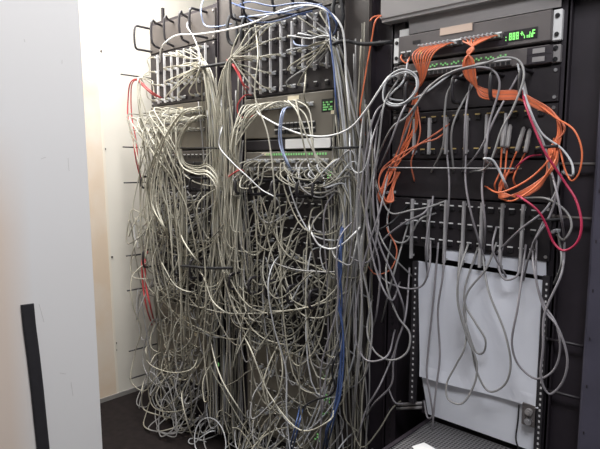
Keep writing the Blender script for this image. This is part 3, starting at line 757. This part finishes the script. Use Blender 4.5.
tr = [ # crop, points, depth, label
 (K7, [(195, 10), (190, 70), (190, 140), (215, 215), (232, 290), (255, 325), (288, 312), (302, 270), (290, 200), (255, 110), (240, 20)], .05, 'grey cable in a long loop hanging over the middle of the large white sheet'),
 (K7, [(335, 10), (318, 140), (305, 225), (320, 270), (355, 298), (390, 285), (408, 240), (400, 180), (375, 140), (358, 90), (358, 0)], .07, 'grey cable in the wide loop crossing the latch-side edge of the white sheet'),
 (K7, [(418, 0), (412, 70), (375, 160), (372, 230), (368, 300), (385, 331), (412, 308), (424, 255), (402, 185), (375, 150), (352, 60), (350, 5)], .09, 'grey cable in the lowest loop past the latch-side edge of the sheet'),
 (K7, [(232, 15), (203, 110), (205, 140), (228, 180), (248, 215), (243, 242), (230, 243), (212, 200), (202, 150), (210, 112), (250, 60), (272, 5)], .035, 'grey cable in the small twisted loop high on the white sheet'),
 (K7, [(162, 5), (156, 80), (146, 150), (150, 250), (142, 320), (136, 380), (131, 440)], .045, 'grey cable hanging straight down past the foot of the white sheet'),
 (K7, [(147, 5), (137, 120), (125, 240), (122, 290), (130, 340), (134, 378), (124, 382), (116, 345)], .03, 'grey cable ending in a hook near the pale pipes'),
 (K7, [(212, 5), (192, 70), (188, 130), (207, 205), (229, 262), (224, 310), (195, 352), (168, 342), (164, 312), (185, 268), (205, 225), (203, 120)], .065, 'grey cable in the lowest teardrop loop across the sheet crease'),
 (K7, [(285, 15), (277, 60), (290, 85), (315, 78), (322, 35)], .03, 'short grey cable in a tiny loop between two grey strips'),
 (K7, [(130, 0), (127, 60), (112, 98), (85, 105), (40, 92), (10, 60)], .08, 'grey cable swinging left off the corner of the large sheet'),
 (K7, [(45, 0), (35, 90), (60, 165), (85, 200), (80, 240), (50, 258), (15, 245), (-5, 205), (5, 120)], .12, 'grey cable in the round loop over the dark gap left of the sheet'),
 (K7, [(85, 60), (75, 170), (58, 220), (50, 262), (46, 310), (10, 350), (-14, 395)], .10, 'grey cable slanting to lower left in the dark gap'),
 (K7, [(40, 320), (55, 350), (72, 352)], .02, 'short grey cable stub beside the pale pipes'),
 (K3, [(5, 445), (60, 330), (95, 305), (160, 222), (215, 187), (300, 165), (350, 150), (388, 158), (402, 195), (372, 285), (345, 335), (310, 430), (262, 449)], .10, 'grey cable arching high across the rings then down past the fibre plugs'),
 (K3, [(55, 449), (110, 305), (142, 238), (200, 197), (260, 177), (318, 182), (338, 215), (312, 320), (302, 400), (298, 449)], .085, 'grey cable arching over the two inner rings of the right-hand rack'),
 (K3, [(383, 160), (415, 280), (450, 350), (500, 388), (526, 425), (530, 455), (500, 449)], .085, 'light grey cable bowing out beside the orange loops'),
 (K3, [(400, 205), (425, 310), (455, 380), (470, 449), (478, 530)], .075, None),
 (K3, [(390, 190), (330, 300), (290, 385), (240, 449)], .06, None),
 (K3, [(268, 190), (250, 290), (246, 380), (243, 449)], .055, None),
 (K3, [(245, 190), (205, 235), (195, 290), (190, 380), (160, 449)], .05, None),
 (K3, [(20, 330), (12, 400), (15, 449), (2, 520)], .1, None),
 (K3, [(130, 215), (85, 290), (50, 380), (20, 449)], .095, None),
 (K3, [(280, 200), (215, 330), (218, 449)], .05, None),
 (K6, [(482, 0), (492, 80), (470, 170), (430, 235), (330, 318), (285, 380), (262, 440)], .08, 'grey cable crossing from the orange loops down over the grey strips'),
 (K6, [(508, 50), (462, 150), (395, 205), (330, 268), (255, 370), (236, 449)], .06, None),
 (K6, [(398, 125), (470, 130), (515, 165), (526, 200), (510, 232), (488, 222)], .07, 'grey cable curled beside the crimson loop'),
 (K6, [(455, 0), (485, 100), (500, 180), (508, 240), (482, 330), (455, 400), (480, 449)], .10, None),
 (K6, [(25, 0), (8, 100), (20, 230), (60, 330), (85, 400), (90, 449)], .10, None),
 (K6, [(5, 40), (28, 120), (55, 165), (105, 158), (150, 150), (200, 132)], .06, None),
 (K6, [(200, 0), (207, 100), (196, 250), (190, 449)], .04, None),
 (K6, [(300, 25), (292, 100), (300, 190), (246, 330), (270, 410), (290, 449)], .06, None),
 (K6, [(62, 110), (45, 190), (62, 236), (92, 240), (132, 180), (172, 165)], .055, None),
 (K6, [(165, 120), (146, 250), (150, 330), (160, 420), (150, 460)], .05, None),
 (K6, [(250, 0), (250, 90), (265, 170), (300, 290), (320, 400), (330, 449)], .045, None),
 (K6, [(0, 150), (45, 260), (110, 330), (150, 360), (160, 300)], .09, None),
 (K6, [(0, 330), (30, 240), (90, 190), (140, 165), (160, 130)], .075, None),
 (K6, [(330, 200), (320, 260), (355, 330), (370, 340), (378, 300)], .04, None),
 (K6, [(490, 210), (500, 290), (480, 350), (440, 420)], .06, None),
 (K6, [(455, 180), (420, 260), (400, 340), (385, 420), (392, 449)], .05, None),
 (K6, [(-10, 60), (-5, 190), (25, 300), (18, 420), (0, 480)], .12, None),
 (K6, [(100, 190), (60, 330), (30, 449)], .09, None),
]
for i_, (c, pts, d, lab) in enumerate(tr):
    if c is K6 and pts[-1][1] >= 300 and pts[-1][0] > 120:
        k_ = [q for q in pts if q[1] <= 292]; pts = k_ if len(k_) > 2 else pts[:3]
        if pts[-1][1] < 240: pts = pts+[(pts[-1][0]-4, 268)]
    pl = 'boot' if (i_ % 3 == 0 and c is K6) else None
    traced(T(c, pts), d, GR, 'cgl' if lab and 'light grey' in lab else ('cp' if i_ % 3 else 'cg'), lab or glab, None if lab else grp, plug=pl)
# white coil hung on the outer ring
cc = [(35, 250), (45, 203), (85, 181), (118, 195), (126, 222), (104, 262), (65, 277), (36, 262), (42, 215), (90, 188), (120, 205), (118, 240), (85, 270), (50, 268), (38, 235)]
traced(T(K3, cc), .085, .0028, 'cgl', 'pale grey cable coiled in a ring left of the black rings', None)
traced(T(K3, [(100, 150), (85, 215), (60, 240), (50, 255), (90, 262), (130, 250), (215, 190)]), .075, .0028, 'cgl', 'pale grey cable passing through the pale coil towards the orange fan')
traced(T(K6, [(318, 40), (300, 22), (318, 25), (335, 50), (352, 85), (360, 105)]), .10, .0035, 'cgl', 'short shiny pale cable bent like a hook among the orange fibres')

# orange fibres
OR = .0023
def fib(pts, d, lab, g=None, m='cor', plug=None, root=True, tail=True):
    return traced(pts, d, OR, m, lab, g, 'fibre_cable', 'fibre cable', plug, root, tail)
R1 = PORTS['R1']; R2 = PORTS['R2']
for k, p in enumerate(R1[:8]):
    c = at(420+k*.5, 77+k*.5, .06)
    pts = [p, p+Vector((0, -.035, -.006)), p+Vector((-.010-.003*k, -.06, -.03)), c, at(416+J(2), 92+J(3), .022), at(410+J(7), 125+J(6), .018), at(398+J(8), 158+J(5), .03), at(388+J(5), 182+J(4), .05), at(378+k*1.1, 194+k, .06), at(383+k*1.4, 205-k*.5, .05), at(393+J(3), 192-k, .03), at(398+J(3), 172, .0)]
    cable(pts, OR, 'cor' if k % 3 else 'cor2', 'orange fibre fanning from the left port group of the wide switch', 'orange fibres of the left port group', 'fibre_cable', 'fibre cable', 'lc')
for k, p in enumerate(R2):
    o_ = J(.004)
    pts = [p, p+Vector((0, -.035, -.006)), at(474-k*1.0, 49+k*.4, .075), at(464+k*1.3, 60, .07+o_), at(465+k*1.6, 76+k*.8, .055), at(482+J(2), 88+k*1.2, .05), at(500, 91+k*1.2, .05), at(516, 91+k*1.2, .05), at(533+k*.5, 99+k*1.5, .06), at(553+k*1.0, 112+k*1.2, .07), at(560+k*.5-J(3), 130, .07+o_), at(558-k*1.6, 150, .07-o_), at(556-k*1.5, 165+k, .075), at(540, 180+k*1.2, .08), at(520, 192+k*.9, .08), at(503, 198-k*.9, .07), at(499, 196-k, .04), at(505, 180-k, .02), at(508+k, 172, .0)]
    if k == 7: pts = pts[:8]+[at(536, 104, .06), at(556, 118, .08), at(574, 130, .09), at(582, 152, .09), at(578, 175, .085), at(572, 181, .08), at(566, 172, .07), at(560, 150, .03), at(556, 140, .0)]
    cable(pts, OR, 'cor' if k % 3 else 'cor2', 'orange fibre bowing farthest out beside the crimson cable' if k == 7 else 'orange fibre threaded through the rings into the big lower loop', None if k == 7 else 'orange fibres in the big lower loop', 'fibre_cable', 'fibre cable', 'lc')
for k, (a, b, lab) in enumerate((((157, 0), (360, 300), 'upper of two orange fibres slanting up towards the yellowish port tags'), ((190, 0), (352, 330), 'lower of two orange fibres slanting up towards the yellowish port tags'))):
    fib(T(KC, [(b[0]+5, b[1]-5), (b[0]-50, b[1]+35), (250-20*k, 375+14*k), (150, 430+20*k), (60, 500+10*k), (40, 560), (55, 620), (80, 640)]), .06, lab, m='cor2')
# fibres with pale plugs on the fibre panel
for k, (t0, t1, e, lab) in enumerate((((158, 215), (148, 310), (138, 425), 'orange fibre under the first pale plug beside the grey strip'), ((185, 215), (172, 312), (160, 430), 'orange fibre under the second pale plug beside the grey strip'), ((248, 225), (215, 330), (178, 420), 'orange fibre under the steeply tilted third pale plug'), ((275, 235), (255, 335), (225, 395), 'orange fibre under the last pale plug near the crimson cable'))):
    a, b, c = T(KA, [t0, t1, e]); tail = T(KA, [(e[0]-25, e[1]+60), (e[0]-10, e[1]+100)])
    o = fib([b, ((b[0]+c[0])/2, (b[1]+c[1])/2), c, *tail], .03, lab, root=False)
    mbp = MB(); A = at(*a, .012); B = at(*b, .03); mbp.tube([A, A*.6+B*.4, A*.55+B*.45, A*.1+B*.9, B], .0058, 8, 0, rfun=lambda t: 1.0 if t < .45 else (1.25-.3*t)); mbp.tube([at(a[0], a[1]-1, -.0), A], .004, 8)
    q = mbp.build('plug', M['boxgrey'], o, world_loc(o), smooth=True); q['label'] = 'pale grey plug'
for k, (a, lab) in enumerate((((232, 250), 'orange fibre hanging alone left of the inner ring'),)):
    fib(T(KC, [(215, 200), (225, 260), (232, 330), (215, 400), (190, 470), (205, 560)]), .04, lab, m='cor2')
fib(T(K6, [(48, 170), (45, 205), (70, 260), (55, 310), (20, 325), (-8, 300)]), .07, 'thin orange fibre looped over the dark gap left of the sheet', m='cor2')
fib(T(K3, [(0, 55), (8, 45), (45, 38)]), .03, 'orange fibre end clipped to the white tag by the grey case', root=False)
fib([(386, 14), (376, 20), (372, 38), (368, 60), (363, 90), (360, 112), (365, 135)], .05, 'lone orange fibre falling down the dark post between racks', m='cor')
fib(T(K3, [(92, 135), (80, 150), (95, 165), (110, 128)]), .03, 'short orange fibre at the end port of the wide switch')
fib(T(K6, [(300, 95), (345, 110), (400, 85), (440, 55), (470, 20), (480, -30)]), .095, 'bright orange fibre along the top of the lower loop')
fib(T(K6, [(342, 128), (380, 130), (420, 105), (452, 75), (482, 30), (490, -40)]), .1, 'bright orange fibre along the underside of the lower loop')

# reds
red = 'crimson cable'
traced(T(KA, [(245, 40), (255, 110), (300, 230), (350, 340), (420, 430)])[:-1]+T(KB, [(400, 0), (440, 60), (490, 140), (515, 260), (490, 340), (430, 372), (388, 338), (350, 250), (315, 190), (240, 130), (200, 120)]), .115, .0029, 'cdred', 'long crimson cable looping at the edge of the right-hand rack')
traced(T(KA, [(330, 345), (270, 355), (230, 385), (200, 420)]), .05, .0024, 'cdred', 'short crimson cable behind the tilted pale plugs')
for k in range(2):
    traced([(160+k*2, 97+k), (152, 92+k*2), (143, 84+k*2), (136, 79+k), (130+k*2, 84), (128+k*3, 100), (128+k*4, 118), (133+k*3, 140), (136+k*2, 160), (142, 185)], .10, .003, 'cred', ('red cable hanging nearest the left wall from the black finger', 'second red cable from the left wall, hanging from the black finger')[k])
    traced([(145+k*3, 250), (142+k*3, 262), (143+k*3, 285), (146+k*4, 305), (152+k*3, 325)], .11, .004, 'cred', ('red cable low by the wall, on the wall side of its twin', 'red cable low by the wall, on the rack side of its twin')[k])
    traced([(247+k*3, 92-k*3), (243, 85-k*2), (238, 74-k*3), (232+k, 64), (227, 60)], .09, .003, 'cred', ('red cable slanting into the lower strips from the black strap', 'red cable slanting along its lower twin from the black strap')[k])
traced([(252, 95), (244, 96), (238, 104), (238, 113), (244, 118), (262, 112)], .08, .0024, 'cred', 'small red cable loop left of the labelled middle switch')
traced([(226, 182), (231, 175), (240, 170), (248, 178)], .12, .0028, 'cred', 'short red cable crossing the vertical beige bundle')
# whites
traced([(160, 62), (163, 45), (175, 36), (200, 34), (226, 30), (252, 23), (275, 13), (293, 7), (315, 6), (333, 15), (342, 28), (345, 48), (346, 75), (349, 108), (352, 150)], .11, .0032, 'cw', 'long white cable arching along the rack tops then dropping')
traced([(190, 20), (188, 28), (194, 38), (199, 52), (200, 64), (198, 72)], .12, .003, 'cw', 'white cable hanging over the upper left rings')
traced([(255, 108), (262, 116), (280, 126), (305, 135), (328, 136), (350, 128), (366, 110), (378, 92), (386, 80), (394, 76)], .14, .003, 'cw', 'white cable swagged across the middle rack switch')
traced([(309, 222), (312, 234), (319, 245), (331, 249), (343, 244), (356, 232), (362, 224)], .14, .003, 'cw', 'white cable in a bright short loop low in the middle rack')
traced([(351, 120), (350, 150), (352, 168), (357, 173), (364, 170), (370, 150), (371, 120)], .12, .0028, 'cgl', 'pale cable in a narrow loop hanging between middle and right-hand racks')
traced([(226, 118), (221, 132), (219, 145), (231, 161), (248, 177), (262, 190), (276, 198), (280, 214)], .14, .0025, 'cgl', 'white cable slanting over the strap right of the beige sweep')
traced([(180, 222), (183, 240), (195, 258), (206, 268)], .15, .003, 'cb2', 'pale thick cable curling over the low left rings')
traced([(146, 222), (135, 245), (131, 262), (133, 276), (144, 279), (158, 280)], .13, .0026, 'cb2', 'pale cable bowing out over the wall side of the left rack')
traced([(158, 255), (163, 265), (175, 285), (190, 292), (202, 286)], .14, .0026, 'cb2', 'pale cable swagged beside the low left rings')
traced([(196, 268), (205, 280), (212, 300), (225, 312), (241, 315)], .15, .0028, 'cb2', 'pale cable slanting from the low rings to the vertical bundle')
# blues
bl = [
 ([(203, 0), (201, 12), (204, 24), (214, 27), (232, 24)], .09, 'cblue2', 'pale blue cable hooked over the top of the left ring panel'),
 ([(232, 3), (246, 8), (266, 12), (290, 14), (312, 15)], .1, 'cblue', 'blue cable lying along the top of the middle ring panel'),
 ([(240, 17), (262, 15), (285, 12), (300, 8), (322, 4)], .12, 'cblue2', 'pale blue cable crossing the top rings of the middle rack'),
 ([(236, 6), (252, 2), (272, 6), (300, 3), (325, 8), (336, 22), (330, 40)], .13, 'cblue', 'blue cable looping over the top and down to the upper strap'),
 ([(245, 16), (256, 22), (272, 22), (300, 14), (312, 11)], .1, 'cblue', 'blue cable dipping below the white arch'),
 ([(327, 10), (330, 30), (331, 45), (334, 70), (336, 100), (341, 130)], .12, 'cblue', 'blue cable dropping past the upper strap of the middle rack'),
 ([(293, 40), (297, 45), (310, 46), (330, 44)], .07, 'cblue2', 'pale blue cable reaching from the strips to the upper strap'),
 ([(292, 107), (284, 112), (281, 130), (283, 150), (289, 165), (294, 172)], .15, 'cblue2', 'pale blue cable hanging out of the labelled middle switch'),
 ([(288, 107), (281, 115), (279, 140), (285, 160), (292, 170)], .145, 'cblue2', 'second pale blue cable hanging out of the labelled middle switch'),
]
for pts, d, m, lab in bl: traced(pts, d, .0028, m, lab)
for k in range(5):
    o_ = J(4)
    pts = [(346+o_, 205+J(10)), (342+o_, 240), (340+J(2), 270), (339+J(3), 300), (341+J(2), 330), (342+J(2), 360), (338+J(3), 400), (330+J(5), 430), (326+J(5), 452)]
    traced(pts, .095+.010*k, .0026, 'cblue', 'blue cable in the bundle down the open side of the middle rack', 'blue cables down the side of the middle rack')
for k in range(2):
    traced([(300+4*k, 405), (297+3*k, 420), (292+3*k, 440), (288+3*k, 455)], .17, .003, 'cblue', ('blue cable at the foot of the middle rack, left of its twin', 'blue cable at the foot of the middle rack, right of its twin')[k])
traced([(345, 350), (335, 358), (332, 372), (335, 388), (330, 395), (315, 400), (300, 410)], .18, .0035, 'cblk', 'black cable bent in an S before the lowest middle switch', None)
traced([(372, 238), (376, 232), (392, 222), (408, 205)], .10, .003, 'cblk', 'black cable slanting past the round grey loop', None)
traced([(519, 405), (518, 420), (516, 440), (520, 452)], .01, .0022, 'cblk', 'thin black cable dangling below the latch', None)
# grey curtain between the middle and right-hand racks, and other light traced runs
for k, pts in enumerate((
    [(392, 100), (376, 112), (368, 140), (362, 180), (352, 240), (345, 300), (340, 360)],
    [(398, 80), (384, 105), (378, 150), (368, 200), (361, 260), (362, 330), (355, 400), (352, 440)],
    [(382, 110), (370, 150), (366, 210), (376, 270), (390, 300), (400, 282)],
    [(362, 200), (355, 250), (350, 265), (338, 260), (330, 240)],
    [(375, 180), (378, 230), (368, 262), (352, 258), (346, 235)],
    [(372, 205), (360, 250), (372, 320), (366, 372), (342, 392)],
    [(390, 165), (380, 210), (362, 270), (356, 340), (366, 360), (385, 358), (395, 330)],
    [(365, 100), (360, 150), (357, 220), (362, 300), (356, 380), (352, 445)],
    [(395, 350), (380, 385), (366, 410), (360, 430), (356, 449)])):
    traced(pts, .12+.01*(k % 4), GR, 'cg' if k % 2 else 'cp', 'grey cable wandering down the gap beside the right-hand rack', 'grey cables wandering down the gap')
for k, pts in enumerate((
    [(255, 25), (258, 60), (255, 95), (268, 135), (275, 200), (270, 240)],
    [(306, 70), (305, 85), (304, 95), (310, 110)],
    [(240, 330), (252, 352), (268, 392), (300, 430), (330, 420), (332, 400)],
    [(166, 350), (152, 360), (148, 385), (152, 405), (172, 412), (196, 405)],
    [(186, 385), (182, 400), (188, 425), (200, 449)],
    [(150, 370), (142, 390), (143, 408), (158, 415), (180, 420)],
    [(208, 330), (222, 380), (240, 410), (250, 420)],
    [(150, 345), (146, 352), (148, 362), (168, 372), (190, 370), (200, 352)])):
    traced(pts, .16+.006*k, CR, 'cb1' if k % 2 else 'cb2', ['pale cable wandering down the face of the middle rack strips', 'short pale cable dropping from the strips to the paper label', 'pale cable in a wide curve low across the middle rack', 'pale cable coiled round the lowest wall-side finger', 'pale cable falling to the floor from the low left coils', 'pale cable bulging over the skirting beside the left wall', 'pale cable sloping across the foot of the vertical bundle', 'pale cable looped round the upper of the lowest wall-side fingers'][k])
print('cables', NC[0], sum(o.name.startswith('patch_cable') for o in COL.objects))

# round swags in front of the upper left switch
for k in range(10):
    u = k/9; a, b = J(2), J(2)
    if k % 2: pts = [(206-u*14, 111+u*3), (200-u*14, 108+b), (186-u*10+a, 112+u*6), (172-u*8+a, 132+u*6), (166-u*10+b, 158), (164-u*12, 180+a), (160-u*10+b, 205), (164+a, 228), (170, 236)]
    else: pts = [(208-u*12, 118+u*4), (200-u*10, 118+b), (186-u*6+a, 128+u*5), (180-u*4+a, 146+b), (184-u*3, 160+u*6+a), (196+a, 166+u*9), (208, 166+u*10+b), (216+a, 176+u*12), (217, 200), (216, 215)]
    traced(pts, .13+.005*k, .0027, 'cb2' if k % 3 else 'cb1', 'pale beige cable curving in a round swag before the upper left switch', 'swags before the upper left switch')
# straps
def strap(pts, d, label, w=.006):
    P = [at(x, y, d) for x, y in pts]; P[0] = at(*pts[0], .0); 
    mb = MB(); mb.tube(spline(P, 5), w, 6); tag(mb.build('tie_strap', M['velcro'], None, P[0], smooth=True), label, 'strap')
strap([(199, 66), (203, 67), (215, 65), (229, 63)], .105, 'black strap tying beige cables between the left and middle strips')
strap([(322, 47), (333, 44), (345, 41), (362, 44), (392, 42)], .10, 'black strap tying cables across the dark post beside the middle rack')
strap([(223, 149), (212, 148), (200, 148), (178, 148)], .15, 'thin black strap across the beige sweep beside the left wall', .003)
strap([(330, 147), (340, 148), (362, 147)], .12, 'thin black strap across the falling cables right of the white bar', .004)
strap([(536, 150), (545, 147), (558, 146)], .10, 'black strap holding the orange and grey cables above the crimson loop', .004)
strap([(530, 216), (545, 220), (565, 219)], .09, 'black strap at the tie rod inside the crimson loop', .004)
for px, py, lab in ((232, 33, 'black strap loop hanging by the white arch between the ring panels'), (246, 36, 'black strap loop hanging at the start of the middle ring panel'), (338, 14, 'black strap loop holding the white arch at the far end of the middle ring panel')):
    mb = MB(); mb.tube(spline([at(px+dx, py+dy, dd) for dx, dy, dd in ((0, -18, .0), (-3, -15, .05), (-5, -4, .075), (-3, 8, .07), (2, 12, .065), (5, 4, .06), (4, -8, .055), (2, -16, .03), (2, -18, 0))], 5), .0065, 8)
    tag(mb.build('tie_strap', M['velcro'], None, at(px, py-18, 0), smooth=True), lab, 'strap')
strap([(175, 268), (186, 266), (205, 268), (232, 268)], .14, 'black strap across the cables at the low left rings', .006)

# ================================================================== LIGHT, CAMERA
def area(name, loc, size, power, col=(1, 1, 1), rot=(0, 0, 0)):
    l = bpy.data.lights.new(name, 'AREA'); l.shape = 'RECTANGLE'; l.size, l.size_y = size; l.energy = power; l.color = col
    o = bpy.data.objects.new(name, l); COL.objects.link(o); o.location = loc; o.rotation_euler = rot; return o
area('unseen_ceiling_lamp', (-1.95, -.36, 2.43), (1.0, .22), 50, (1, .985, .95))
area('unseen_ceiling_lamp', (.10, -1.15, 2.43), (1.0, .50), 36, (.965, .972, 1.0))  # second lamp, out of view, added to brighten the right-hand rack
w = bpy.data.worlds.new('room_ambient'); S.world = w; w.use_nodes = True
w.node_tree.nodes['Background'].inputs[0].default_value = (.5, .5, .55, 1); w.node_tree.nodes['Background'].inputs[1].default_value = .1
cd = bpy.data.cameras.new('camera'); co = bpy.data.objects.new('camera', cd); COL.objects.link(co)
cd.sensor_fit = 'HORIZONTAL'; cd.sensor_width = 36; cd.lens = F/600*36; cd.clip_start = .02
from mathutils import Matrix
mw = Matrix((rt, up, -fw)).transposed().to_4x4(); mw.translation = CAM; co.matrix_world = mw
S.camera = co
S.view_settings.view_transform = 'Standard'; S.view_settings.look = 'None'; S.view_settings.gamma = 1; S.view_settings.exposure = 0.1
S.view_settings.use_curve_mapping = False
